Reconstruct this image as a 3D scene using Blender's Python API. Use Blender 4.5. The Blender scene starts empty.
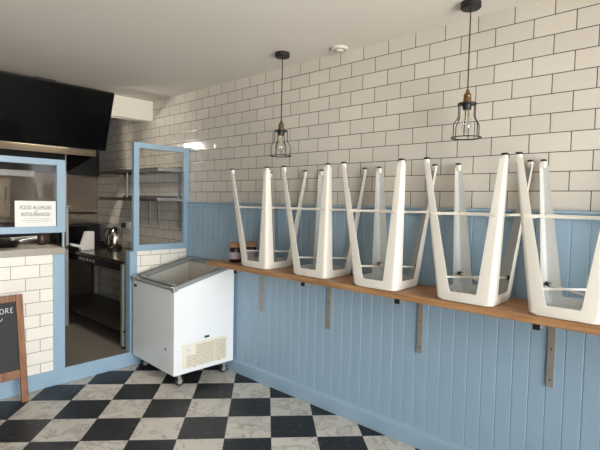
import bpy, bmesh, math, random
from mathutils import Vector, Matrix
random.seed(4)
S = bpy.context.scene
COL = S.collection
PI = math.pi

# ------------------------------------------------------------------ mesh helpers
class MB:
    """collects shapes, then links them as ONE mesh object"""
    def __init__(self): self.bm = bmesh.new()
    def box(self, x0, x1, y0, y1, z0, z1, M=None):
        vs = [self.bm.verts.new(Vector((x, y, z)) if M is None else M @ Vector((x, y, z)))
              for z in (z0, z1) for x, y in ((x0, y0), (x1, y0), (x1, y1), (x0, y1))]
        for f in ((3, 2, 1, 0), (4, 5, 6, 7), (0, 1, 5, 4), (1, 2, 6, 5), (2, 3, 7, 6), (3, 0, 4, 7)):
            self.bm.faces.new([vs[i] for i in f])
        return self
    def prism(self, poly, a0, a1, axis='z'):
        """closed polygon extruded along an axis; poly gives the two other coordinates"""
        def P(u, v, a): return {'z': (u, v, a), 'y': (u, a, v), 'x': (a, u, v)}[axis]
        A = [self.bm.verts.new(P(u, v, a0)) for u, v in poly]
        B = [self.bm.verts.new(P(u, v, a1)) for u, v in poly]
        n = len(poly)
        self.bm.faces.new(A[::-1]); self.bm.faces.new(B)
        for i in range(n): self.bm.faces.new((A[i], A[(i+1) % n], B[(i+1) % n], B[i]))
        return self
    def loft(self, rings, cap=True, closed=True):
        R = [[self.bm.verts.new(p) for p in r] for r in rings]
        for a, b in zip(R, R[1:]):
            n = len(a)
            for i in range(n if closed else n-1):
                self.bm.faces.new((a[i], a[(i+1) % n], b[(i+1) % n], b[i]))
        if cap:
            self.bm.faces.new(R[0][::-1]); self.bm.faces.new(R[-1])
        return self
    def lathe(self, prof, c=(0, 0, 0), n=24, M=None, cap=True):
        rings = []
        for r, z in prof:
            ring = [Vector((c[0]+max(r, 1e-5)*math.cos(2*PI*i/n), c[1]+max(r, 1e-5)*math.sin(2*PI*i/n), c[2]+z)) for i in range(n)]
            rings.append([M @ p for p in ring] if M is not None else ring)
        return self.loft(rings, cap)
    def tube(self, pts, r, n=8, closed=False):
        pts = [Vector(p) for p in pts]
        rings = []; m = len(pts)
        up = None
        for i, p in enumerate(pts):
            a = pts[(i-1) % m] if (closed or i > 0) else p
            b = pts[(i+1) % m] if (closed or i < m-1) else p
            d = (b-a).normalized()
            if up is None:
                up = Vector((0, 0, 1)) if abs(d.z) < .9 else Vector((1, 0, 0))
            s = d.cross(up).normalized(); t = s.cross(d).normalized(); up = t
            rr = r[i] if isinstance(r, (list, tuple)) else r
            rings.append([p + rr*(math.cos(2*PI*k/n)*s + math.sin(2*PI*k/n)*t) for k in range(n)])
        if closed: rings.append(rings[0])
        if closed:
            R = [[self.bm.verts.new(q) for q in ring] for ring in rings[:-1]]
            for i in range(m):
                a, b = R[i], R[(i+1) % m]
                for k in range(n): self.bm.faces.new((a[k], a[(k+1) % n], b[(k+1) % n], b[k]))
            return self
        return self.loft(rings)
    def add_mesh(self, me, M):
        me.transform(M); self.bm.from_mesh(me); return self
    def build(self, name, mat, parent=None, bevel=0, seg=2, smooth=False, solid=0):
        bmesh.ops.recalc_face_normals(self.bm, faces=self.bm.faces)
        me = bpy.data.meshes.new(name); self.bm.to_mesh(me); self.bm.free()
        if mat: me.materials.append(mat)
        if smooth:
            for p in me.polygons: p.use_smooth = True
        o = bpy.data.objects.new(name, me); COL.objects.link(o)
        if parent is not None: o.parent = parent
        if solid:
            m = o.modifiers.new('solid', 'SOLIDIFY'); m.thickness = solid; m.offset = 0
        if bevel:
            m = o.modifiers.new('bevel', 'BEVEL'); m.width = bevel; m.segments = seg; m.limit_method = 'ANGLE'; m.angle_limit = .6
        if smooth:
            m = o.modifiers.new('edges', 'EDGE_SPLIT'); m.split_angle = .7
        return o

def bx(name, b, mat, parent=None, bevel=.003):
    return MB().box(*b).build(name, mat, parent, bevel)

def tag(o, label, cat, group=None):
    o['label'] = label; o['category'] = cat
    if group: o['group'] = group
    return o
def thing(name, loc, label, cat, group=None, rz=0):
    o = bpy.data.objects.new(name, None); COL.objects.link(o); o.empty_display_size = .05
    o.location = loc; o.rotation_euler = (0, 0, rz)
    return tag(o, label, cat, group)
def struct(o): o['kind'] = 'structure'; return o
def copy_tree(o, parent=None):
    c = o.copy(); COL.objects.link(c)
    if parent is not None: c.parent = parent
    for ch in list(o.children): copy_tree(ch, c)
    return c
def rsq(h, r, z, n=5):
    """rounded square ring, half size h"""
    out = []
    for k, (sx, sy) in enumerate(((1, 1), (-1, 1), (-1, -1), (1, -1))):
        for i in range(n+1):
            a = PI/2*k + PI/2*i/n
            out.append(Vector((sx*(h-r)+r*math.cos(a), sy*(h-r)+r*math.sin(a), z)))
    return out
def rrect(x0, x1, y0, y1, r, z, n=4):
    out = []
    for k, (cx, cy) in enumerate(((x1-r, y1-r), (x0+r, y1-r), (x0+r, y0+r), (x1-r, y0+r))):
        for i in range(n+1):
            a = PI/2*k + PI/2*i/n
            out.append(Vector((cx+r*math.cos(a), cy+r*math.sin(a), z)))
    return out
def text_mesh(s, size, align='CENTER', ext=.0004, space=1.0):
    cu = bpy.data.curves.new('t', 'FONT'); cu.body = s; cu.size = size; cu.align_x = align; cu.extrude = ext
    cu.space_character = space
    o = bpy.data.objects.new('t', cu); COL.objects.link(o)
    dg = bpy.context.evaluated_depsgraph_get(); dg.update()
    me = bpy.data.meshes.new_from_object(o.evaluated_get(dg))
    bpy.data.objects.remove(o)
    return me

# ------------------------------------------------------------------ materials
def lin(r, g, b):
    f = lambda c: (c/255/12.92 if c/255 <= .04045 else ((c/255+.055)/1.055)**2.4)
    return (f(r), f(g), f(b), 1)
def mat(name, col, rough=.5, metal=0, noise=0, nscale=8, bump=0, bscale=60, stretch=(1, 1, 1), spec=.5, coat=0):
    m = bpy.data.materials.new(name); m.use_nodes = True
    nt = m.node_tree; b = nt.nodes['Principled BSDF']
    b.inputs['Base Color'].default_value = col; b.inputs['Roughness'].default_value = rough
    b.inputs['Metallic'].default_value = metal; b.inputs['Specular IOR Level'].default_value = spec
    b.inputs['Coat Weight'].default_value = coat
    tc = nt.nodes.new('ShaderNodeTexCoord'); mp = nt.nodes.new('ShaderNodeMapping')
    nt.links.new(tc.outputs['Object'], mp.inputs['Vector']); mp.inputs['Scale'].default_value = stretch
    if noise:
        n = nt.nodes.new('ShaderNodeTexNoise'); n.inputs['Scale'].default_value = nscale; n.inputs['Detail'].default_value = 5
        nt.links.new(mp.outputs['Vector'], n.inputs['Vector'])
        mx = nt.nodes.new('ShaderNodeMix'); mx.data_type = 'RGBA'
        mx.inputs['A'].default_value = tuple(c*(1-noise) for c in col[:3])+(1,)
        mx.inputs['B'].default_value = tuple(min(1, c*(1+noise)) for c in col[:3])+(1,)
        nt.links.new(n.outputs['Fac'], mx.inputs['Factor']); nt.links.new(mx.outputs['Result'], b.inputs['Base Color'])
    if bump:
        n = nt.nodes.new('ShaderNodeTexNoise'); n.inputs['Scale'].default_value = bscale; n.inputs['Detail'].default_value = 3
        nt.links.new(mp.outputs['Vector'], n.inputs['Vector'])
        bp = nt.nodes.new('ShaderNodeBump'); bp.inputs['Strength'].default_value = bump; bp.inputs['Distance'].default_value = .002
        nt.links.new(n.outputs['Fac'], bp.inputs['Height']); nt.links.new(bp.outputs['Normal'], b.inputs['Normal'])
    return m

def tile_mat(name, uaxis, u0, z0, w, h, col, grout, rough=.12, gl=.0023):
    m = bpy.data.materials.new(name); m.use_nodes = True
    nt = m.node_tree; N = nt.nodes; L = nt.links; b = N['Principled BSDF']
    tc = N.new('ShaderNodeTexCoord'); sp = N.new('ShaderNodeSeparateXYZ'); L.new(tc.outputs['Object'], sp.inputs[0])
    au = N.new('ShaderNodeMath'); au.operation = 'ADD'; au.inputs[1].default_value = -u0 + w*50
    av = N.new('ShaderNodeMath'); av.operation = 'ADD'; av.inputs[1].default_value = -z0 + h*25
    L.new(sp.outputs[uaxis], au.inputs[0]); L.new(sp.outputs['Z'], av.inputs[0])
    cb = N.new('ShaderNodeCombineXYZ'); L.new(au.outputs[0], cb.inputs[0]); L.new(av.outputs[0], cb.inputs[1])
    br = N.new('ShaderNodeTexBrick'); L.new(cb.outputs[0], br.inputs['Vector'])
    br.inputs['Scale'].default_value = 1; br.inputs['Brick Width'].default_value = w; br.inputs['Row Height'].default_value = h
    br.inputs['Mortar Size'].default_value = gl; br.inputs['Mortar Smooth'].default_value = .1; br.inputs['Bias'].default_value = 0
    br.offset = .5; br.offset_frequency = 2
    br.inputs['Color1'].default_value = tuple(c*.95 for c in col[:3])+(1,)
    br.inputs['Color2'].default_value = tuple(min(1, c*1.04) for c in col[:3])+(1,)
    br.inputs['Mortar'].default_value = grout
    L.new(br.outputs['Color'], b.inputs['Base Color'])
    rr = N.new('ShaderNodeMapRange'); rr.inputs['To Min'].default_value = rough; rr.inputs['To Max'].default_value = .8
    L.new(br.outputs['Fac'], rr.inputs['Value']); L.new(rr.outputs['Result'], b.inputs['Roughness'])
    # handmade glaze: slow waviness plus pillowed edges
    br2 = N.new('ShaderNodeTexBrick'); L.new(cb.outputs[0], br2.inputs['Vector'])
    for k in ('Brick Width', 'Row Height', 'Scale'): br2.inputs[k].default_value = br.inputs[k].default_value
    br2.inputs['Mortar Size'].default_value = .009; br2.inputs['Mortar Smooth'].default_value = 1
    br2.offset = .5; br2.offset_frequency = 2
    nz = N.new('ShaderNodeTexNoise'); nz.inputs['Scale'].default_value = 9; nz.inputs['Detail'].default_value = 1
    L.new(tc.outputs['Object'], nz.inputs['Vector'])
    m1 = N.new('ShaderNodeMath'); m1.operation = 'MULTIPLY_ADD'; m1.inputs[1].default_value = -.35
    L.new(br2.outputs['Fac'], m1.inputs[0]); L.new(nz.outputs['Fac'], m1.inputs[2])
    bp = N.new('ShaderNodeBump'); bp.inputs['Strength'].default_value = .45; bp.inputs['Distance'].default_value = .004
    L.new(m1.outputs[0], bp.inputs['Height']); L.new(bp.outputs['Normal'], b.inputs['Normal'])
    return m

def floor_mat():
    m = bpy.data.materials.new('checker_vinyl'); m.use_nodes = True
    nt = m.node_tree; N = nt.nodes; L = nt.links; b = N['Principled BSDF']
    T = .305
    tc = N.new('ShaderNodeTexCoord'); mp = N.new('ShaderNodeMapping'); mp.vector_type = 'TEXTURE'
    mp.inputs['Location'].default_value = (-1.9291, -.6339, -.5*T); mp.inputs['Rotation'].default_value = (0, 0, -.7516)
    mp.inputs['Scale'].default_value = (T, T, T)
    L.new(tc.outputs['Object'], mp.inputs[0])
    ck = N.new('ShaderNodeTexChecker'); ck.inputs['Scale'].default_value = 1; L.new(mp.outputs[0], ck.inputs['Vector'])
    ck.inputs['Color1'].default_value = (0, 0, 0, 1); ck.inputs['Color2'].default_value = (1, 1, 1, 1)
    # marble tile: beige ground, soft cloud and dark veins
    n1 = N.new('ShaderNodeTexNoise'); n1.inputs['Scale'].default_value = 5; n1.inputs['Detail'].default_value = 8; n1.inputs['Roughness'].default_value = .65
    n1.inputs['Distortion'].default_value = 1.2
    L.new(tc.outputs['Object'], n1.inputs['Vector'])
    r1 = N.new('ShaderNodeValToRGB'); e = r1.color_ramp.elements
    e[0].position = .0; e[0].color = lin(196, 189, 178)
    e[1].position = 1; e[1].color = lin(216, 210, 199)
    for p, c in ((.455, (200, 193, 182)), (.475, (150, 142, 133)), (.5, (206, 199, 188))):
        k = e.new(p); k.color = lin(*c)
    L.new(n1.outputs['Fac'], r1.inputs['Fac'])
    n2 = N.new('ShaderNodeTexNoise'); n2.inputs['Scale'].default_value = 22; n2.inputs['Detail'].default_value = 6; n2.inputs['Roughness'].default_value = .7
    L.new(tc.outputs['Object'], n2.inputs['Vector'])
    r2 = N.new('ShaderNodeValToRGB'); e = r2.color_ramp.elements
    e[0].position = .55; e[0].color = lin(28, 28, 31); e[1].position = .78; e[1].color = lin(92, 90, 88)
    L.new(n2.outputs['Fac'], r2.inputs['Fac'])
    mx = N.new('ShaderNodeMix'); mx.data_type = 'RGBA'
    L.new(ck.outputs['Fac'], mx.inputs['Factor']); L.new(r2.outputs['Color'], mx.inputs['A']); L.new(r1.outputs['Color'], mx.inputs['B'])
    # tile joints
    fr = N.new('ShaderNodeVectorMath'); fr.operation = 'FRACTION'; L.new(mp.outputs[0], fr.inputs[0])
    sp = N.new('ShaderNodeSeparateXYZ'); L.new(fr.outputs[0], sp.inputs[0])
    ds = []
    for ax in ('X', 'Y'):
        s = N.new('ShaderNodeMath'); s.operation = 'SUBTRACT'; s.inputs[1].default_value = .5; L.new(sp.outputs[ax], s.inputs[0])
        a = N.new('ShaderNodeMath'); a.operation = 'ABSOLUTE'; L.new(s.outputs[0], a.inputs[0]); ds.append(a)
    mm = N.new('ShaderNodeMath'); mm.operation = 'MAXIMUM'; L.new(ds[0].outputs[0], mm.inputs[0]); L.new(ds[1].outputs[0], mm.inputs[1])
    gt = N.new('ShaderNodeMath'); gt.operation = 'GREATER_THAN'; gt.inputs[1].default_value = .4965; L.new(mm.outputs[0], gt.inputs[0])
    mj = N.new('ShaderNodeMix'); mj.data_type = 'RGBA'; mj.inputs['B'].default_value = lin(88, 84, 80)
    L.new(gt.outputs[0], mj.inputs['Factor']); L.new(mx.outputs['Result'], mj.inputs['A'])
    L.new(mj.outputs['Result'], b.inputs['Base Color'])
    b.inputs['Roughness'].default_value = .42; b.inputs['Specular IOR Level'].default_value = .35
    return m

def wood_mat(name, c0, c1, axis_scale, rough=.45):
    m = bpy.data.materials.new(name); m.use_nodes = True
    nt = m.node_tree; N = nt.nodes; L = nt.links; b = N['Principled BSDF']
    tc = N.new('ShaderNodeTexCoord'); mp = N.new('ShaderNodeMapping'); mp.inputs['Scale'].default_value = axis_scale
    L.new(tc.outputs['Object'], mp.inputs[0])
    n = N.new('ShaderNodeTexNoise'); n.inputs['Scale'].default_value = 14; n.inputs['Detail'].default_value = 6; n.inputs['Distortion'].default_value = .5
    L.new(mp.outputs[0], n.inputs['Vector'])
    r = N.new('ShaderNodeValToRGB'); e = r.color_ramp.elements
    e[0].position = .3; e[0].color = lin(*c0); e[1].position = .72; e[1].color = lin(*c1)
    L.new(n.outputs['Fac'], r.inputs['Fac']); L.new(r.outputs['Color'], b.inputs['Base Color'])
    bp = N.new('ShaderNodeBump'); bp.inputs['Strength'].default_value = .15; bp.inputs['Distance'].default_value = .002
    L.new(n.outputs['Fac'], bp.inputs['Height']); L.new(bp.outputs['Normal'], b.inputs['Normal'])
    b.inputs['Roughness'].default_value = rough
    return m

def glass_mat(name, tint, gloss=.04, rough=.02, flat=False):
    m = bpy.data.materials.new(name); m.use_nodes = True
    nt = m.node_tree; N = nt.nodes; L = nt.links
    for n in list(N): N.remove(n)
    out = N.new('ShaderNodeOutputMaterial'); t = N.new('ShaderNodeBsdfTransparent'); g = N.new('ShaderNodeBsdfGlossy')
    t.inputs['Color'].default_value = tint; g.inputs['Roughness'].default_value = rough
    fr = N.new('ShaderNodeFresnel'); fr.inputs['IOR'].default_value = 1.45
    ad = N.new('ShaderNodeMath'); ad.operation = 'ADD'; ad.inputs[1].default_value = gloss; ad.use_clamp = True
    L.new(fr.outputs[0], ad.inputs[0])
    mx = N.new('ShaderNodeMixShader'); (setattr(mx.inputs[0], 'default_value', gloss) if flat else L.new(ad.outputs[0], mx.inputs[0])); L.new(t.outputs[0], mx.inputs[1]); L.new(g.outputs[0], mx.inputs[2])
    L.new(mx.outputs[0], out.inputs[0])
    return m

def emit_mat(name, col, s):
    m = bpy.data.materials.new(name); m.use_nodes = True
    b = m.node_tree.nodes['Principled BSDF']; b.inputs['Base Color'].default_value = (.8, .8, .8, 1)
    b.inputs['Emission Color'].default_value = col; b.inputs['Emission Strength'].default_value = s
    return m

ZB = 2.4437
TILE = lin(212, 205, 195); GROUT = lin(72, 67, 61)
M_tile = tile_mat('glazed_metro_tile', 'Y', -2.6193, ZB, .1985, .1009, TILE, GROUT)
M_ctile = tile_mat('cream_metro_tile', 'X', -.511, .9225, .2035, .1009, lin(247, 239, 227), lin(128, 118, 106), gl=.0022)
M_ltile = tile_mat('cream_metro_tile_left', 'X', -1.479, 1.012, .2035, .1009, lin(247, 239, 227), lin(128, 118, 106), gl=.0022)
M_ceil = mat('ceiling_paint', lin(218, 212, 204), .75, bump=.15, bscale=30)
M_white = mat('white_wall_paint', lin(226, 220, 210), .7, bump=.1, bscale=40)
M_leftw = mat('grey_green_wall_paint', lin(142, 146, 142), .7, bump=.1, bscale=40)
M_blue = mat('blue_satin_paint', lin(152, 177, 196), .38, noise=.03, nscale=3, bump=.05, bscale=40)
M_floor = floor_mat()
M_kfloor = mat('kitchen_floor_vinyl', lin(118, 109, 99), .5, noise=.25, nscale=4)
M_shelf = wood_mat('oiled_wood', (134, 95, 60), (184, 138, 94), (3, .25, 3))
M_bwood = wood_mat('stained_pine', (112, 70, 38), (158, 106, 62), (3, 3, .3), .5)
M_stool = mat('cream_powder_coat', lin(224, 217, 206), .32, noise=.02, nscale=20)
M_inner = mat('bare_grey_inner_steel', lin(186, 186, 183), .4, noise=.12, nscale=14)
M_rub = mat('black_rubber', lin(22, 22, 23), .6)
M_wheel = mat('grey_wheel_plastic', lin(150, 146, 140), .45)
M_black = mat('matt_black_metal', lin(20, 20, 21), .45)
M_galv = mat('galvanised_steel', lin(158, 153, 146), .45, .35, noise=.15, nscale=20)
M_steel = mat('brushed_steel', lin(108, 97, 85), .3, .92, noise=.12, nscale=5, bump=.1, bscale=25, stretch=(14, 14, .6))
M_dsteel = mat('dark_kitchen_steel', lin(84, 76, 68), .4, .85, noise=.2, nscale=6)
M_btop = mat('polished_bench_steel', lin(104, 95, 86), .22, .85, noise=.15, nscale=6)
M_dark = mat('plain_black_panel', lin(16, 15, 15), .6)  # even near-black for hood parts, upstand and appliance case
M_frz = mat('white_enamel', lin(236, 236, 236), .28, noise=.01, nscale=3)
M_cream = mat('cream_plastic', lin(232, 224, 206), .4)
M_slot = mat('shadowed_brown_slot', lin(150, 134, 112), .6)
M_gplas = mat('grey_plastic_rim', lin(138, 140, 138), .4, noise=.06, nscale=10)
M_alu = mat('worn_aluminium', lin(172, 172, 168), .38, .6, noise=.1, nscale=12)
M_liner = mat('steel_liner', lin(214, 208, 198), .4, .2, noise=.12, nscale=6)
M_slab = mat('stone_grey_worktop', lin(166, 156, 144), .4, noise=.12, nscale=30)
M_glass = glass_mat('window_glass', (.96, .97, .97, 1), .0)
M_sglass = glass_mat('grey_screen_glass', (.94, .93, .92, 1), .0)
M_tv = mat('black_screen_glass', lin(6, 6, 7), .22, spec=.25)
M_brass = mat('aged_brass', lin(120, 98, 66), .4, .8)
M_bulb = glass_mat('clear_bulb_glass', (.97, .96, .93, 1), .12, .05, True)
M_fil = mat('filament_support', lin(214, 204, 180), .5)
M_paper = mat('white_paper', lin(240, 236, 230), .6)
M_ink = mat('dark_ink', lin(62, 62, 64), .7)
M_inkl = mat('grey_small_print', lin(150, 148, 146), .7)
M_board = mat('slate_chalkboard', lin(42, 42, 44), .65, noise=.2, nscale=9)
M_chalk = mat('white_chalk', lin(236, 236, 232), .9)
M_plastic = mat('white_plastic', lin(228, 224, 218), .4)
M_alarm = mat('aged_white_plastic', lin(200, 194, 185), .6)
M_pot = mat('dark_brown_glaze', lin(72, 52, 40), .35)
M_jar = mat('dark_preserve', lin(38, 22, 24), .25)
M_jlab = mat('pale_jar_label', lin(172, 156, 158), .6)
M_cork = mat('tan_cloth_lid', lin(164, 128, 92), .8, noise=.15, nscale=60)
M_green = mat('dark_green_badge', lin(18, 84, 66), .4)
M_chrome = mat('polished_steel', lin(200, 192, 182), .14, 1)
M_grey = mat('outside_render', lin(180, 178, 172), .8)
M_tube = emit_mat('added_tube_glow', (1, .92, .80, 1), 180)

# ------------------------------------------------------------------ room shell
CZ = 2.635; XL = -4.0; YF = -5.7; YB = 2.137; FZ = .123
struct(bx('floor', (XL-.1, .1, YF-.1, 0, -.1, 0), M_floor, bevel=0))
struct(bx('floor_kitchen', (XL, 0, 0, YB, -.1, FZ), M_kfloor, bevel=0))
struct(bx('ceiling', (XL-.1, .1, YF-.1, YB+.1, CZ, CZ+.1), M_ceil, bevel=0))
struct(bx('wall_right', (0, .1, YF, YB, 0, CZ), M_tile, bevel=0))
struct(bx('wall_left', (XL-.1, XL, YF, YB, 0, CZ), M_leftw, bevel=0))
struct(bx('wall_back', (XL, .1, YB, YB+.1, 0, CZ), M_white, bevel=0))
# shopfront wall behind the camera with its big window
W0, W1, WZ0, WZ1 = -3.75, -.25, .35, 2.38
fw = MB()
fw.box(XL, .1, YF-.1, YF, 0, WZ0); fw.box(XL, .1, YF-.1, YF, WZ1, CZ)
fw.box(XL, W0, YF-.1, YF, WZ0, WZ1); fw.box(W1, .1, YF-.1, YF, WZ0, WZ1)
struct(fw.build('wall_front', M_white))
wf = MB()
for x in (W0, -2.6, -1.4, W1-.06): wf.box(x, x+.06, YF-.08, YF-.02, WZ0, WZ1)
for z in (WZ0, WZ1-.06): wf.box(W0, W1, YF-.08, YF-.02, z, z+.06)
win = struct(wf.build('window_1', M_blue, bevel=.004))
MB().box(W0+.02, W1-.02, YF-.053, YF-.047, WZ0+.02, WZ1-.02).build('window_pane', M_glass, win)

# tongue and groove panelling on the right wall
PX = -.014; pitch = .084; poly = [(0.0, YF), (0.0, .0)]
ys = []
y = -2.26
while y > YF: y -= pitch
y += pitch
while y < -.02: ys.append(y); y += pitch
poly.append((PX, .0))
for y in reversed(ys):
    poly += [(PX, y+.004), (PX+.0035, y+.001), (PX+.0035, y-.001), (PX, y-.004)]
poly.append((PX, YF))
struct(MB().prism(poly, .0, 1.50).build('trim_1', M_blue))
struct(MB().prism([(0, 1.49), (-.022, 1.49), (-.022, 1.517), (-.032, 1.522), (-.034, 1.535), (0, 1.537)], YF, .0, 'y').build('trim_2', M_blue, bevel=.002))
struct(MB().prism([(0, 0), (-.03, 0), (-.03, .095), (-.026, .108), (-.018, .113), (-.016, .122), (0, .125)], YF, -.012, 'y').build('baseboard_right', M_blue, bevel=.0015))
# raised kitchen step and tiled half walls with blue posts
struct(bx('baseboard_counter', (XL, -.02, -.014, .0, 0, .128), M_blue, bevel=.002))
struct(bx('wall_counter_left', (XL, -1.28, 0, .09, FZ, 1.087), M_ltile, bevel=0))
struct(bx('wall_counter_right', (-.55, -.014, 0, .065, FZ, 1.068), M_ctile, bevel=0))
struct(MB().box(-1.28, -1.198, -.008, .09, .123, 1.087).box(-1.198, -1.186, .002, .09, .123, 1.087).build('trim_3', M_blue, bevel=.002))
struct(MB().box(-.622, -.55, -.008, .068, .123, 1.068).build('trim_4', M_blue, bevel=.002))
struct(bx('trim_5', (XL, 0, .70, .84, 2.42, CZ), M_white, bevel=.002))

# ------------------------------------------------------------------ wooden bar shelf on steel brackets
sh = thing('bar_shelf', (0, 0, 1.015), 'long oiled wooden bar shelf fixed along the blue panelled wall', 'shelf')
bx('shelf_board', (-.385, PX, -5.4, -.868, 0, .037), M_shelf, sh, .004)
for yb in (-1.155, -1.887, -2.629, -3.375, -4.12):
    b = MB().box(-.026, PX, yb-.0175, yb+.0175, -.40, 0).box(-.315, -.018, yb-.015, yb+.015, -.006, 0).box(-.315, -.018, yb-.015, yb-.011, -.034, 0)
    b.box(-.315, -.018, yb+.011, yb+.015, -.034, 0)
    br = b.build('bracket', M_galv, sh, .001)
    e = MB().box(-.319, -.313, yb-.0165, yb+.0165, -.042, -.001).build('end_cap', M_rub, br, .002)
    for dz in (-.36, -.20, -.06):
        s = MB().lathe([(.005, 0), (.004, .003)], (0, 0, 0), 10, Matrix.Translation((-.026, yb, dz)) @ Matrix.Rotation(-PI/2, 4, 'Y'))
        s.build('screw', M_dsteel, br)

# ------------------------------------------------------------------ upturned metal bar stools
ST_H = .747
def half(z): return .1435 + (.2115-.1435)*(z/ST_H)
def make_stool():
    t = thing('bar_stool', (0, 0, 0), '', 'stool', 'cream bar stools upturned on the wooden shelf')
    # seat pan, upside down: seat face on the shelf, rolled skirt rising from it
    k = MB(); r = .042
    prof = [(.110, .0005, .03), (.136, .0005, .036), (.1435, .003, .040), (.1460, .010, .042), (.1490, .054, .042), (.1465, .054, .040), (.1420, .012, .037), (.137, .0075, .035)]
    k.loft([rsq(h, rr, z) for h, z, rr in prof], cap=False)
    k = k.build('seat_skirt', M_stool, t, smooth=True)
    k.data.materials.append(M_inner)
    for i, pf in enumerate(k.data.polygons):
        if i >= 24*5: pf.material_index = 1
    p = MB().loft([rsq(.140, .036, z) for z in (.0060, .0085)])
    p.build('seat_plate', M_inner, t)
    sl = MB()
    for i in range(-2, 3): sl.box(-.05, .05, i*.028-.004, i*.028+.004, .0082, .0092)
    sl.build('seat_slot', M_dsteel, t)
    zs = [.012, .04, .058, .075, .11, .2, .32, .45, .58, .68, .723]
    def wid(z): return .083-.052*(z/ST_H) + .006*max(0, 1-(z/.07)**2)
    for sx, sy in ((-1, 1), (1, 1), (-1, -1), (1, -1)):
        rings = []
        for z in zs:
            h = half(z)+.001; w = wid(z); rr = .024 - .014*(z/ST_H); th = .0022; n = 5
            out = [(h, h-w)] + [(h-rr+rr*math.cos(a), h-rr+rr*math.sin(a)) for a in [PI/2*i/n for i in range(n+1)]] + [(h-w, h)]
            ri = rr-th; h2 = h-th
            inn = [(h-w, h2)] + [(h2-ri+ri*math.cos(a), h2-ri+ri*math.sin(a)) for a in [PI/2*i/n for i in range(n, -1, -1)]] + [(h2, h-w)]
            # folded inner lips make the open channel
            lip = .0035*(1-.3*z/ST_H)
            inn = [(h-w, h-lip), (h-w+.002, h-lip), (h-w+.002, h2)] + inn[1:-1] + [(h2, h-w+.002), (h-lip, h-w+.002), (h-lip, h-w)]
            rings.append([Vector((sx*u, sy*v, z)) for u, v in out+inn])
        lg = MB().loft(rings).build('leg', M_stool, t, smooth=True)
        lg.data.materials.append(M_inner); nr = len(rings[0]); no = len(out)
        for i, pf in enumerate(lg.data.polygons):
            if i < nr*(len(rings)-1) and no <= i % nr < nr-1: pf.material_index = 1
        ht = half(.723)-.0125
        f = MB(); c = (sx*ht, sy*ht)
        f.loft([[Vector((c[0]+p.x, c[1]+p.y, z)) for p in rsq(hh, .006, 0, 3)] for hh, z in ((.0115, .704), (.0125, .708), (.0125, .738))])
        f.build('foot_socket', M_stool, lg)
        f = MB()
        f.loft([[Vector((c[0]+p.x, c[1]+p.y, z)) for p in rsq(hh, .006, 0, 3)] for hh, z in ((.0135, .737), (.0138, .745), (.0115, .7475))])
        f.build('rubber_foot', M_rub, lg)
    # foot rest rails between neighbouring legs
    zr = .456; h = half(zr)-.005; w = .02
    for (a, b) in (((-1, -1), (-1, 1)), ((1, -1), (1, 1)), ((-1, -1), (1, -1)), ((-1, 1), (1, 1))):
        A = Vector((a[0]*h, a[1]*h, zr)); B = Vector((b[0]*h, b[1]*h, zr)); d = (B-A).normalized()
        A += d*.012; B -= d*.012
        pts = [A, A+d*.045, A+d*.055, B-d*.055, B-d*.045, B]
        MB().tube(pts, [.0095, .0095, .0062, .0062, .0095, .0095], 10).build('foot_rest_rail', M_stool, t, smooth=True)
    # crossed braces above the seat, black caps at their ends
    for s, zz in ((1, .110), (-1, .119)):
        h = half(zz)-.012
        A = Vector((-h, -s*h, zz)); B = Vector((h, s*h, zz)); d = (B-A).normalized()
        rod = MB().tube([A+d*.004, B-d*.004], .0058, 8).build('cross_brace', M_stool, t, smooth=True)
        MB().tube([A, A+d*.026], .0115, 8).build('end_cap', M_rub, rod)
        MB().tube([B-d*.026, B], .0115, 8).build('end_cap', M_rub, rod)
    return t
stools = [(-.222, -1.427, -.02, 'upturned cream metal bar stool beside the jars, farthest from the camera'),
          (-.215, -1.975, -.015, 'upturned cream metal bar stool on the shelf, second from the jars'),
          (-.238, -2.503, .005, 'upturned cream metal bar stool on the shelf, middle of the five'),
          (-.228, -3.040, 0, 'upturned cream metal bar stool on the shelf, second nearest the camera'),
          (-.226, -3.495, 0, 'upturned cream metal bar stool nearest the camera, cut by the right picture edge')]
proto = make_stool()
for i, (x, y, a, lb) in enumerate(stools):
    o = proto if i == 0 else copy_tree(proto)
    o.location = (x, y, 1.0525); o.rotation_euler = (0, 0, a); o['label'] = lb

# ------------------------------------------------------------------ jars on the shelf end
def jar(x, y, label, s=1):
    t = thing('preserve_jar', (x, y, 1.0525), label, 'jar', 'jars on the far end of the shelf')
    b = MB().lathe([(.045*s, 0), (.050*s, .006), (.050*s, .105), (.044*s, .125), (.042*s, .14)], n=24).build('jar_body', M_jar, t, smooth=True)
    MB().lathe([(.0506*s, .03), (.0508*s, .085)], n=24, cap=False).build('paper_label', M_jlab, b, smooth=True)
    MB().lathe([(.058*s, .125), (.056*s, .136), (.049*s, .142), (.050*s, .158), (.030*s, .165), (.001, .166)], n=24).build('cloth_lid', M_cork, t, smooth=True)
jar(-.255, -1.08, 'dark preserve jar with tan cloth lid, in front at the shelf end')
jar(-.125, -1.115, 'dark preserve jar behind the other one, partly hidden by a stool leg')

# ------------------------------------------------------------------ chest freezer
fr = thing('ice_cream_freezer', (-.640, -.785, 0), 'white chest freezer on castors with sloping open top and cream vent grille', 'freezer', rz=-.035)
FW, FD, ZB0 = .599, .735, .113
zl, zr_ = .814, .962
def ztop(x): return zl+(zr_-zl)*x/FW
t_ = .045
body = MB()
prof = [(0, ZB0), (FW, ZB0), (FW, zr_), (0, zl)]
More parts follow.
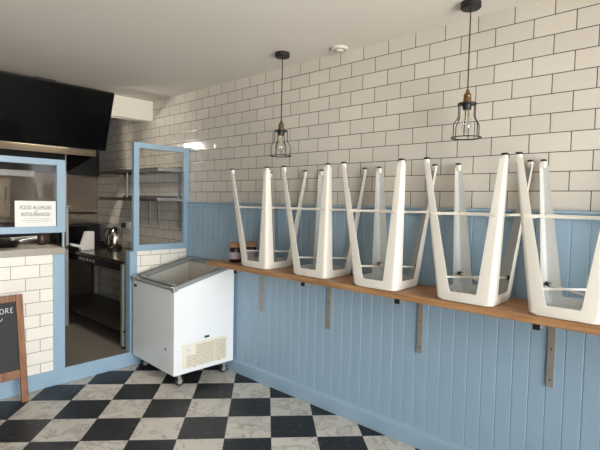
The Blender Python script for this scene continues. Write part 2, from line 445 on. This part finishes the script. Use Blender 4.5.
# side and end panels around the open well
body.prism(prof, 0, t_, 'y'); body.prism(prof, FD-t_, FD, 'y')
body.box(0, t_, t_, FD-t_, ZB0, ztop(0)+.004); body.box(FW-t_, FW, t_, FD-t_, ZB0, ztop(FW-t_))
body.box(t_, FW-t_, t_, FD-t_, ZB0, .588)
cab = body.build('cabinet', M_frz, fr, .004)
# steel liner
ln = MB(); e = t_
ln.prism([(e, .60), (FW-e, .60), (FW-e, ztop(FW-e)), (e, ztop(e))], e, e+.006, 'y')
ln.prism([(e, .60), (FW-e, .60), (FW-e, ztop(FW-e)), (e, ztop(e))], FD-e-.006, FD-e, 'y')
ln.box(e, e+.006, e, FD-e, .60, ztop(e)); ln.box(FW-e-.006, FW-e, e, FD-e, .60, ztop(FW-e)-.003)
ln.box(e, FW-e, e, FD-e, .59, .602)
ln.build('liner', M_liner, fr)
sl = math.atan2(zr_-zl, FW); LT = FW/math.cos(sl)
MS = Matrix.Translation((0, 0, zl)) @ Matrix.Rotation(-sl, 4, 'Y')
rim = MB()
g = .004
rim.box(-g, LT+g*.3, -g, .042, 0, .028, MS); rim.box(-g, LT+g*.3, FD-.085, FD+g, 0, .028, MS)
rim.box(-g, .045, .042, FD-.085, 0, .022, MS); rim.box(LT-.05, LT+g*.3, .042, FD-.085, 0, .034, MS)
rm = rim.build('lid_rim', M_gplas, fr, .004)
for yy in (-.001, .012, .028, FD-.075, FD-.05, FD-.025, FD-.002): MB().box(-g*.6, LT, yy-.003, yy+.003, .0275, .033, MS).build('lid_track', M_alu, rm, .001)
for yy in (-.008, FD-.04): MB().box(-.010, .035, yy, yy+.05, -.010, .036, MS).build('corner_cap', M_alu, rm, .006)
hd = MB().box(.022, .05, .05, FD-.10, .030, .044, MS)
hd.box(.05, LT-.02, FD-.13, FD-.088, .030, .044, MS).build('lid_frame', M_gplas, fr, .003)
st = MB().tube([(FW-.14, .06, ztop(FW-.14)+.035), (FW-.12, .075, ztop(FW)+.035)], .004, 6).build('lid_stay', M_chrome, fr)
# vent grille, switch plate, badge on the end facing the room
gr = MB().box(.075, .53, -.006, 0, .150, .362).build('vent_grille', M_cream, fr, .003)
lv = MB(); bk = MB()
zz = .168
for i in range(11):
    z = .170 + i*.0165
    x0 = .115 if z < .262 else .205
    lv.prism([(-.006, z), (-.014, z+.002), (-.012, z+.009), (-.006, z+.011)], x0, .508, 'x')
    bk.box(x0, .508, -.0072, -.0058, z-.0045, z+.0005)
bk.build('vent_slot', M_slot, gr)
lv.build('louvre', M_cream, gr, .0008)
bx('louvre_divider', (.385, .393, -.0145, -.006, .166, .350), M_cream, gr, .001)
sp = bx('switch_plate', (.112, .165, -.012, -.006, .270, .345), M_plastic, gr, .003)
bx('rocker_switch', (.120, .138, -.017, -.012, .292, .330), M_plastic, sp, .002)
MB().lathe([(.004, 0), (.003, .003)], n=10, M=Matrix.Translation((.129, -.0172, .31)) @ Matrix.Rotation(PI/2, 4, 'X')).build('indicator_dot', M_black, sp)
for x in (.19, .44):
    sc = MB().lathe([(.006, 0), (.005, .004)], n=10, M=Matrix.Translation((x, -.006, .157)) @ Matrix.Rotation(PI/2, 4, 'X'))
    sc.build('screw', M_slot, gr)
bx('badge', (.290, .340, -.004, 0, .377, .397), M_green, fr, .003)
bx('lock_label', (-.003, 0, FD-.08, FD-.03, .757, .779), M_black, fr, .001)
MB().lathe([(.011, 0), (.010, .003)], n=14, M=Matrix.Translation((0, .13, .311)) @ Matrix.Rotation(-PI/2, 4, 'Y')).build('drain_plug', M_black, fr)
for x, y in ((.075, .065), (FW-.075, .065), (.075, FD-.065), (FW-.075, FD-.065)):
    ca = MB()
    ca.box(x-.035, x+.035, y-.03, y+.03, ZB0-.004, ZB0)
    ca.lathe([(.012, .085), (.014, .109)], (x, y, 0), 12)
    for s in (-1, 1): ca.prism([(x-.014, .092), (x+.018, .092), (x+.026, .036), (x+.006, .030)], y+s*.019-.002, y+s*.019+.002, 'y')
    ca.box(x-.022, x+.022, y-.021, y+.021, .084, .090)
    c = ca.build('castor', M_galv, fr, .001)
    MB().lathe([(.022, -.016), (.037, -.013), (.037, .013), (.022, .016)], n=20, M=Matrix.Translation((x+.012, y, .0375)) @ Matrix.Rotation(PI/2, 4, 'X')).build('wheel', M_rub, c, smooth=True)
    MB().lathe([(.022, -.0175), (.022, .0175)], n=16, M=Matrix.Translation((x+.012, y, .0375)) @ Matrix.Rotation(PI/2, 4, 'X')).build('wheel_hub', M_wheel, c, smooth=True)

# ------------------------------------------------------------------ blue glazed screens on the counter
def frame(mb, x0, x1, y0, y1, z0, z1, wl, wr, wt, wb):
    mb.box(x0, x0+wl, y0, y1, z0, z1); mb.box(x1-wr, x1, y0, y1, z0, z1)
    mb.box(x0+wl, x1-wr, y0, y1, z1-wt, z1); mb.box(x0+wl, x1-wr, y0, y1, z0, z0+wb)
    return mb
t = thing('glazed_screen', (0, 0, 0), 'tall narrow blue framed glass screen standing on the tiled half wall behind the freezer', 'screen')
frame(MB(), -.592, -.002, -.024, .02, 1.068, 2.076, .052, .056, .05, .058).build('screen_frame', M_blue, t, .002)
MB().box(-.545, -.05, -.004, .001, 1.12, 2.03).build('glass_pane', M_sglass, t)
t = thing('glazed_screen', (0, 0, 0), 'wide blue framed sneeze screen above the left counter with a notice in its corner', 'screen')
sf = frame(MB(), -2.75, -1.187, -.022, .018, 1.266, 1.859, .06, .064, .048, .052)
sf.build('screen_frame', M_blue, t, .002)
MB().box(-2.7, -1.24, -.002, .003, 1.31, 1.82).build('glass_pane', M_sglass, t)
MB().box(-1.204, -1.188, 0, .018, 1.142, 1.267).build('support_leg', M_blue, t, .001)
MB().box(-2.75, -2.73, 0, .018, 1.142, 1.267).build('support_leg', M_blue, t, .001)
# notice
n = thing('allergy_notice', (-1.403, -.0040, 1.313), 'white paper allergy notice stuck inside the corner of the left glass screen', 'notice')
MB().box(-.147, .147, -.0016, 0, 0, .208).build('paper_sheet', M_paper, n)
RX = Matrix.Rotation(PI/2, 4, 'X')
SC = Matrix.Diagonal((.88, 1.25, 1, 1))
tx = MB()
tx.add_mesh(text_mesh('FOOD ALLERGIES', .033), Matrix.Translation((0, -.0022, .142)) @ RX @ SC)
tx.add_mesh(text_mesh('and', .016), Matrix.Translation((0, -.0022, .122)) @ RX)
tx.add_mesh(text_mesh('INTOLERANCES', .033), Matrix.Translation((0, -.0022, .088)) @ RX @ SC)
tx.build('heading_text', M_ink, n)
sm = MB()
for i, (a, b) in enumerate(((-.085, .11), (-.10, .118), (-.07, .09))):
    x = a
    while x < b:
        w = random.uniform(.008, .02); sm.box(x, min(x+w, b), -.0022, -.0015, .066-i*.013, .069-i*.013); x += w+.004
sm.build('small_print', M_inkl, n)

# countertop
bx_ = bx('countertop', (-3.9, -1.188, -.022, .45, 1.088, 1.140), M_slab, None, .004)
tag(bx_, 'grey stone worktop capping the left tiled half wall under the glass screen', 'counter')

# ------------------------------------------------------------------ television hung from the ceiling
tv = thing('television', (-1.13, .63, 2.035), 'large black flat television tilted down below the ceiling above the counter', 'television')
MT = Matrix.Rotation(math.atan2(.205, .55), 4, 'X')
TH = .588
bz = MB().box(-.56, .56, -.02, .025, 0, TH, MT).build('casing', M_black, tv, .004)
MB().box(-.552, .552, -.0225, -.0195, .010, TH-.008, MT).build('screen_panel', M_tv, tv)
MB().box(-.15, .15, .02, .055, .2, .42, MT).box(-.03, .03, .0, .03, .40, CZ-2.035-.002).box(-.09, .09, -.04, .06, CZ-2.035-.012, CZ-2.035-.001).build('ceiling_bracket', M_black, tv)

# ------------------------------------------------------------------ pendant lamps
def pendant(x, y, zs, label):
    t = thing('pendant_lamp', (x, y, CZ), label, 'lamp', 'cage pendant lamps')
    MB().lathe([(.0, 0), (.053, 0), (.053, -.028), (.048, -.033), (.006, -.034), (.001, -.034)], n=28).build('canopy', M_black, t, smooth=True)
    top = zs - CZ          # level of the cord grip
    MB().tube([(0, 0, -.03), (0, 0, top)], .0035, 8).build('cord', M_black, t)
    MB().lathe([(.004, .012), (.009, .010), (.010, -.004), (.017, -.012), (.021, -.022), (.018, -.030), (.021, -.034), (.021, -.056), (.016, -.060)], (0, 0, top), 20).build('lamp_holder', M_brass, t, smooth=True)
    cage = MB(); zt = top-.062
    cage.lathe([(.014, .001), (.048, .001), (.050, -.003), (.048, -.008), (.024, -.008), (.022, -.034), (.012, -.036)], (0, 0, zt), 24)
    for i in range(6):
        a = 2*PI*i/6+.25; c, s = math.cos(a), math.sin(a)
        cage.tube([(r*c, r*s, zt+z) for r, z in ((.046, -.004), (.046, -.072), (.052, -.086), (.066, -.108), (.070, -.120), (.070, -.185))], .0028, 6)
    cage.tube([(.078*math.cos(2*PI*i/32), .078*math.sin(2*PI*i/32), zt-.185) for i in range(32)], .0032, 6, True)
    cage.tube([(.069*math.cos(2*PI*i/32), .069*math.sin(2*PI*i/32), zt-.184) for i in range(32)], .0026, 6, True)
    for i in range(6):
        a = 2*PI*i/6+.25; c, s = math.cos(a), math.sin(a)
        cage.tube([(.069*c, .069*s, zt-.184), (.079*c, .079*s, zt-.185)], .0026, 6)
    cage.build('cage', M_black, t)
    b = MB().lathe([(.013, -.034), (.014, -.05), (.020, -.075), (.029, -.105), (.031, -.125), (.026, -.145), (.013, -.158), (.001, -.161)], (0, 0, zt), 20).build('bulb', M_bulb, t, smooth=True)
    f = MB().tube([(0, 0, zt-.036), (0, 0, zt-.095)], .0035, 8)
    for i in range(4):
        a = 2*PI*i/4; f.tube([(.007*math.cos(a), .007*math.sin(a), zt-.075), (.014*math.cos(a), .014*math.sin(a), zt-.135)], .0006, 5)
    f.build('filament', M_fil, b)
pendant(-.262, -1.592, 2.137, 'black cage pendant lamp hanging farther back, over the first stools')
pendant(-.205, -2.955, 2.165, 'black cage pendant lamp hanging nearest the camera, brass lamp holder')
# smoke alarm
sa = thing('smoke_alarm', (-.085, -1.975, CZ), 'small round white smoke alarm on the ceiling between the two pendants', 'smoke alarm')
MB().lathe([(.001, 0), (.062, 0), (.062, -.010), (.055, -.016), (.001, -.016)], n=28).build('alarm_base', M_alarm, sa, smooth=True)
MB().lathe([(.030, -.016), (.028, -.026), (.001, -.028)], n=24).build('sensor_dome', M_alarm, sa, smooth=True)

# ------------------------------------------------------------------ chalkboard leaning on the counter
cb = thing('chalkboard', (-1.78, -.185, 0), 'wooden framed chalkboard with white lettering leaning on the left tiled counter', 'chalkboard')
ML = Matrix.Rotation(-math.atan2(.135, .80), 4, 'X')
HB = .812; WB = .262
def rail(name, b, m=M_bwood, bev=.004): return MB().box(*b, ML).build(name, m, cb, bev)
rail('frame_post', (WB-.048, WB, -.012, .018, 0, HB)); rail('frame_post', (-WB, -WB+.048, -.012, .018, 0, HB))
rail('frame_rail', (-WB+.048, WB-.048, -.011, .017, HB-.052, HB-.002)); rail('frame_rail', (-WB+.048, WB-.048, -.011, .017, .185, .25))
rail('board_panel', (-WB+.05, WB-.05, -.002, .010, .24, HB-.045), M_board, 0)
ch = MB()
def stroke(pts, r=.0027): ch.tube([ML @ Vector((u, -.0042, v)) for u, v in pts], r, 5)
z0 = .681
def L(u0, sc, pts): stroke([(u0+a*sc, z0+b*.036) for a, b in pts])
L(.105, .026, [(.5+.5*math.cos(a), .5+.5*math.sin(a)) for a in [2*PI*i/14+1.2 for i in range(15)]])
L(.142, .022, [(.0, 0), (.16, 1)]); L(.142, .022, [(.16, 1), (.75, .98), (.85, .75), (.6, .52), (.12, .48)]); L(.142, .022, [(.4, .5), (1, .02)])
L(.177, .014, [(.05, 0), (.15, 1)]); L(.177, .014, [(.15, 1), (1, 1)]); L(.177, .014, [(.1, .52), (.8, .54)]); L(.177, .014, [(.05, 0), (.9, .02)])
stroke([(.104, .634), (.110, .628), (.121, .645)])
ch.build('chalk_lettering', M_chalk, cb)

# ------------------------------------------------------------------ kitchen: steel cladding and hood
sp = bx('splashback', (-3.95, -.002, 2.112, 2.135, FZ, 1.85), M_steel, None, .001)
tag(sp, 'brushed steel splashback sheet covering the kitchen back wall', 'splashback')
MB().tube([(-3.9, 2.085, 1.36), (-.03, 2.085, 1.36)], .012, 8).box(-.25, -.22, 2.085, 2.112, 1.335, 1.375).box(-2.5, -2.47, 2.085, 2.112, 1.335, 1.375).build('utensil_rail', M_dsteel, sp)
hd = thing('extractor_hood', (0, 0, 0), 'big black extractor hood with bright steel front lip above the kitchen range', 'extractor hood')
hx = -.415
MB().box(-3.9, hx, 1.2, 1.212, 2.02, 2.09).build('front_lip', M_steel, hd, .002)
MB().box(-3.9, hx, 1.212, 2.13, 2.60, 2.615).box(-3.9, hx, 1.2, 1.22, 2.09, 2.61).build('hood_shell', M_dark, hd)
MB().prism([(1.212, 2.03), (2.10, 1.86), (2.13, 1.86), (2.13, 2.60), (1.212, 2.60)], hx-.012, hx, 'x').build('end_panel', M_dark, hd)
MB().box(-3.9, -.003, 2.06, 2.134, 1.852, 2.61).build('unlit_rear_box', M_dark, hd)  # black box stands in for the unlit gap above the cladding
fl = MB()
for i in range(6):
    x = -.45-(i+1)*.5
    fl.prism([(1.3, 2.10), (2.05, 2.35), (2.05, 2.39), (1.3, 2.14)], x, x+.48, 'x')
fl.build('grease_filter', M_dsteel, hd, .004)
# range under the hood
rg = thing('cooking_range', (0, 0, FZ), 'dark steel cooking range under the hood behind the left counter', 'cooker')
MB().box(-3.2, -.70, 1.36, 2.05, .14, .86).build('range_body', M_dsteel, rg, .004)
MB().box(-3.22, -.67, 1.32, 2.08, .86, .90).build('hob_top', M_steel, rg, .004)
MB().box(-3.2, -.72, 2.03, 2.07, .90, 1.13).build('upstand', M_dark, rg, .003)
for x, y in ((-.685, 1.345), (-3.15, 1.345), (-.685, 2.04), (-3.15, 2.02)):
    MB().box(x-.02, x+.02, y-.02, y+.02, 0, .86).build('leg', M_galv, rg, .003)
MB().tube([(-.668, 1.36, .90), (-.668, 1.36, 1.33)], .018, 10).build('upright_pipe', M_galv, rg, smooth=True)
MB().box(-.70, -.635, 1.33, 1.39, 1.33, 1.342).build('pipe_flange', M_galv, rg, .002)
MB().tube([(-.678, 1.36, 1.342), (-.678, 1.36, 1.92)], .007, 8).build('thin_pipe', M_galv, rg)
for i in range(4):
    MB().lathe([(.02, 0), (.018, .025)], n=14, M=Matrix.Translation((-1.2-i*.3, 1.36, .78)) @ Matrix.Rotation(PI/2, 4, 'X')).build('control_knob', M_rub, rg)
# steel cupboard behind the left screen
cp = thing('steel_cupboard', (-1.75, 2.06, 1.30), 'steel wall cupboard with a pale top ledge seen through the left glass screen', 'cupboard')
MB().box(-.85, .865, -.28, 0, 0, .48).build('cupboard_box', M_dsteel, cp, .003)
MB().box(-.87, .872, -.32, 0, .48, .55).build('top_ledge', M_alu, cp, .004)
for x0, x1 in ((-.83, -.02), (.0, .64)):
    d = MB().box(x0, x1, -.295, -.28, .03, .45).build('door', M_steel, cp, .003)
    MB().tube([(x1-.04, -.315, .2), (x1-.04, -.315, .36)], .006, 8).build('handle', M_chrome, d)
MB().box(.66, .80, -.288, -.28, .02, .45).build('side_strip', M_dsteel, cp)
# griddle, pan and tray on the back of the counter
w = thing('contact_grill', (-1.33, .62, 1.0), 'black contact grill with a long steel bar handle behind the left counter', 'grill')
MB().box(-.16, .16, -.14, .16, 0, .12).build('grill_base', M_black, w, .01)
MB().box(-.15, .15, -.12, .15, .125, .18).build('grill_lid', M_dsteel, w, .01)
MB().tube([(-.13, -.155, .19), (.13, -.175, .205)], .011, 10).box(-.12, -.105, -.17, -.10, .16, .2).box(.105, .12, -.185, -.10, .16, .21).build('bar_handle', M_alu, w)
p = thing('frying_pan', (-1.56, .30, 1.14), 'black frying pan with a pale handle lying on the left counter top', 'pan')
MB().lathe([(.001, .002), (.10, .002), (.13, .04), (.126, .04), (.098, .008), (.001, .008)], n=28).build('pan_bowl', M_black, p, smooth=True)
MB().tube([(.12, .02, .035), (.2, .05, .05), (.29, .08, .052)], [.008, .01, .012], 8).build('pan_handle', M_alu, p, smooth=True)
p = thing('glazed_pot', (-1.245, .36, 1.14), 'small brown glazed pot standing in for a narrow leg at the right end of the left counter', 'pot')  # brown pot put in place of a narrow screen leg
MB().lathe([(.03, 0), (.036, .01), (.036, .075), (.030, .09), (.026, .09), (.030, .07), (.030, .01), (.001, .008)], n=20).build('pot_body', M_pot, p, smooth=True)
MB().tube([(.034, 0, .02), (.055, 0, .035), (.055, 0, .06), (.034, 0, .075)], .005, 6).build('pot_handle', M_pot, p, smooth=True)
bt = thing('back_counter', (0, 0, FZ), 'low dark steel counter behind the left half wall holding the contact grill', 'counter')
MB().box(-3.2, -1.05, .46, .86, .84, .876).build('counter_top', M_dsteel, bt, .003)
for x in (-3.1, -2.1, -1.1):
    for y in (.49, .83): MB().box(x-.018, x+.018, y-.018, y+.018, 0, .84).build('leg', M_dsteel, bt)

# ------------------------------------------------------------------ steel prep bench along the right wall
bn = thing('prep_bench', (0, 0, FZ), 'dark steel prep bench with undershelf along the tiled kitchen wall', 'bench')
MB().box(-.625, -.004, .09, 2.10, .812, .842).build('bench_top', M_btop, bn, .003)
MB().box(-.61, -.59, .20, 2.08, .735, .812).build('apron', M_black, bn, .002)
MB().box(-.62, -.05, .13, 2.08, .155, .175).build('undershelf', M_dsteel, bn, .003)
for x, y in ((-.60, .155), (-.60, 2.06), (-.05, .155), (-.05, 2.06)):
    lg = MB().box(x-.022, x+.022, y-.022, y+.022, .02, .812).build('leg', M_galv, bn, .003)
    MB().lathe([(.016, 0), (.02, .004), (.014, .03)], (x, y, 0), 12).build('bench_foot', M_rub, lg)
for i in range(5):
    MB().box(-.613, -.610, .78+i*.085, .78+i*.085+.05, .760, .785).build('apron_label', M_alu, bn)

mw = thing('black_appliance', (-.33, 1.98, FZ+.842), 'plain black boxy appliance at the far end of the prep bench', 'appliance')
MB().box(-.26, .26, -.09, .09, .015, .26).build('appliance_case', M_dark, mw, .006)
MB().box(-.24, .10, -.095, -.09, .03, .24).build('front_panel', M_tv, mw, .001)
for x in (-.22, .22): MB().lathe([(.02, 0), (.018, .016)], (x, -.05, 0), 12).build('foot', M_rub, mw)
# kettle on the bench
kt = thing('kettle', (-.20, 1.20, FZ+.842), 'polished steel electric kettle on the bench by the tiled wall', 'kettle')
MB().lathe([(.001, 0), (.085, 0), (.085, .018), (.075, .024), (.001, .024)], n=28).build('power_base', M_black, kt, smooth=True)
MB().lathe([(.078, .024), (.086, .035), (.088, .08), (.086, .14), (.078, .19), (.062, .225), (.040, .245), (.001, .252)], n=32).build('kettle_body', M_chrome, kt, smooth=True)
MB().lathe([(.040, .242), (.03, .254), (.012, .258), (.012, .268), (.001, .271)], n=20).build('lid', M_black, kt, smooth=True)
MB().tube([(-.03, .045, .235), (-.062, .085, .24), (-.076, .105, .17), (-.066, .072, .06)], .011, 8).build('handle', M_black, kt, smooth=True)
MB().tube([(.05, .03, .18), (.075, .045, .215), (.084, .05, .22)], [.02, .014, .010], 10).build('spout', M_chrome, kt, smooth=True)
# plug and socket
so = thing('wall_socket', (0, 1.34, 1.235), 'white double wall socket with a black plug on the tiled kitchen wall', 'socket')
MB().box(-.012, 0, -.14, .0, -.043, .043).build('face_plate', M_plastic, so, .003)
MB().box(-.016, -.012, -.06, -.045, .01, .03).box(-.016, -.012, -.1, -.085, .01, .03).build('rocker_switch', M_plastic, so)
pg = thing('power_plug', (-.013, 1.325, 1.235), 'black plug with its cord trailing down to the kettle', 'plug')
MB().box(-.035, 0, -.025, .025, -.03, .03).build('plug_body', M_rub, pg, .006)
MB().tube([(-.03, 0, -.025), (-.035, -.005, -.08), (-.05, -.03, -.16), (-.075, -.05, -.235), (-.1, -.06, -.262), (-.118, -.075, -.262)], .0045, 6).build('cord', M_rub, pg)
# white plastic holder and black tray
hp = thing('label_printer', (-.47, 1.30, FZ+.842), 'pale plastic stand with a slanted side and flat arm on the bench', 'stand')
MB().prism([(-.085, .02), (-.02, .21), (.065, .21), (.065, 0), (-.085, 0)], -.04, .04, 'y').build('stand_body', M_plastic, hp, .006)
MB().prism([(-.18, .055), (-.05, .02), (-.05, .05), (-.18, .085)], -.035, .035, 'y').build('flat_arm', M_plastic, hp, .006)
tr = thing('baking_tray', (-.20, 1.68, FZ+.842), 'flat black baking tray at the back of the bench past the kettle', 'tray')
MB().box(-.14, .14, -.16, .16, 0, .008).box(-.14, -.13, -.16, .16, .008, .045).box(.13, .14, -.16, .16, .008, .045).box(-.13, .13, -.16, -.15, .008, .045).box(-.13, .13, .15, .16, .008, .045).build('tray_pan', M_black, tr, .003)

# two tier steel wall shelf
ws = thing('wall_shelf', (0, 0, 0), 'two tier steel wall shelf on the tiled kitchen wall behind the tall glass screen', 'shelf')
for z in (1.546, 1.846):
    s = MB().box(-.30, -.002, .07, 1.385, z+.02, z+.024).box(-.30, -.297, .07, 1.385, z-.010, z+.024).box(-.30, -.002, 1.382, 1.385, z, z+.024)
    s.box(-.006, -.002, .07, 1.385, z, z+.05)
    sb = s.build('shelf_board', M_dsteel, ws, .001)
    MB().box(-.30, -.002, .066, .070, z-.008, z+.024).build('lit_end_lip', M_alu, sb, .001)  # paler metal paints the window's reflection onto the shelf end
for y in (.14, 1.274):
    MB().box(-.022, -.002, y-.015, y+.015, 1.57, 1.846).build('wall_post', M_galv, ws, .002)
for y in (.14, .557, .751):
    MB().box(-.016, -.002, y-.014, y+.014, 1.273, 1.546).build('lower_bracket', M_galv, ws, .002)
MB().tube([(-.285, .72, 1.57), (-.285, .72, 1.846)], .007, 8).build('front_post', M_galv, ws)

# unseen batten, added for the tile glint and to brighten the kitchen
fb = thing('added_batten', (-.95, 1.02, CZ), 'added unseen batten light on the kitchen ceiling, giving the glint on the tiles', 'light')
MB().box(-.30, .30, -.03, .03, -.36, -.33).box(-.2, -.19, -.005, .005, -.33, 0).box(.19, .2, -.005, .005, -.33, 0).build('batten_housing', M_plastic, fb, .003)
MB().tube([(-.29, 0, -.378), (.29, 0, -.378)], .014, 10).build('lamp_tube', M_tube, fb)

# ------------------------------------------------------------------ daylight
wd = bpy.data.worlds.new('sky'); S.world = wd; wd.use_nodes = True
nt = wd.node_tree; bg = nt.nodes['Background']
tc = nt.nodes.new('ShaderNodeTexCoord'); sp = nt.nodes.new('ShaderNodeSeparateXYZ'); nt.links.new(tc.outputs['Generated'], sp.inputs[0])
rp = nt.nodes.new('ShaderNodeValToRGB'); e = rp.color_ramp.elements
mr = nt.nodes.new('ShaderNodeMapRange'); mr.inputs['From Min'].default_value = -1; mr.inputs['From Max'].default_value = 1
nt.links.new(sp.outputs['Z'], mr.inputs['Value']); nt.links.new(mr.outputs['Result'], rp.inputs['Fac'])
e[0].position = .47; e[0].color = (1.0, .95, .88, 1); e[1].position = .53; e[1].color = (.84, .87, .90, 1)
nt.links.new(rp.outputs['Color'], bg.inputs['Color']); bg.inputs['Strength'].default_value = 16
def portal(name, loc, rot, sx, sy):
    la = bpy.data.lights.new(name, 'AREA'); la.shape = 'RECTANGLE'; la.size = sx; la.size_y = sy; la.cycles.is_portal = True
    o = bpy.data.objects.new(name, la); COL.objects.link(o); o.location = loc; o.rotation_euler = rot
portal('window_portal', ((W0+W1)/2, YF-.12, (WZ0+WZ1)/2), (PI/2, 0, 0), W1-W0, WZ1-WZ0)

# ------------------------------------------------------------------ camera
cam = bpy.data.cameras.new('camera'); co = bpy.data.objects.new('camera', cam); COL.objects.link(co)
f, yaw, pit, rol = 454.5195, .8269, -.0482, .0205
cy, sy, cp, sp_ = math.cos(yaw), math.sin(yaw), math.cos(pit), math.sin(pit)
fwd = Vector((sy*cp, cy*cp, sp_)); rt = Vector((cy, -sy, 0)); up = rt.cross(fwd)
c, s = math.cos(rol), math.sin(rol)
rt, up = c*rt+s*up, -s*rt+c*up
co.matrix_world = Matrix(((rt.x, up.x, -fwd.x, -2.6334), (rt.y, up.y, -fwd.y, -3.982), (rt.z, up.z, -fwd.z, 1.5472), (0, 0, 0, 1)))
cam.sensor_width = 36; cam.lens = f/600*36; cam.clip_start = .05
S.camera = co
S.view_settings.view_transform = 'Standard'; S.view_settings.look = 'None'; S.view_settings.gamma = 1
S.view_settings.exposure = .22
S.cycles.max_bounces = 10; S.cycles.diffuse_bounces = 6; S.cycles.transparent_max_bounces = 12
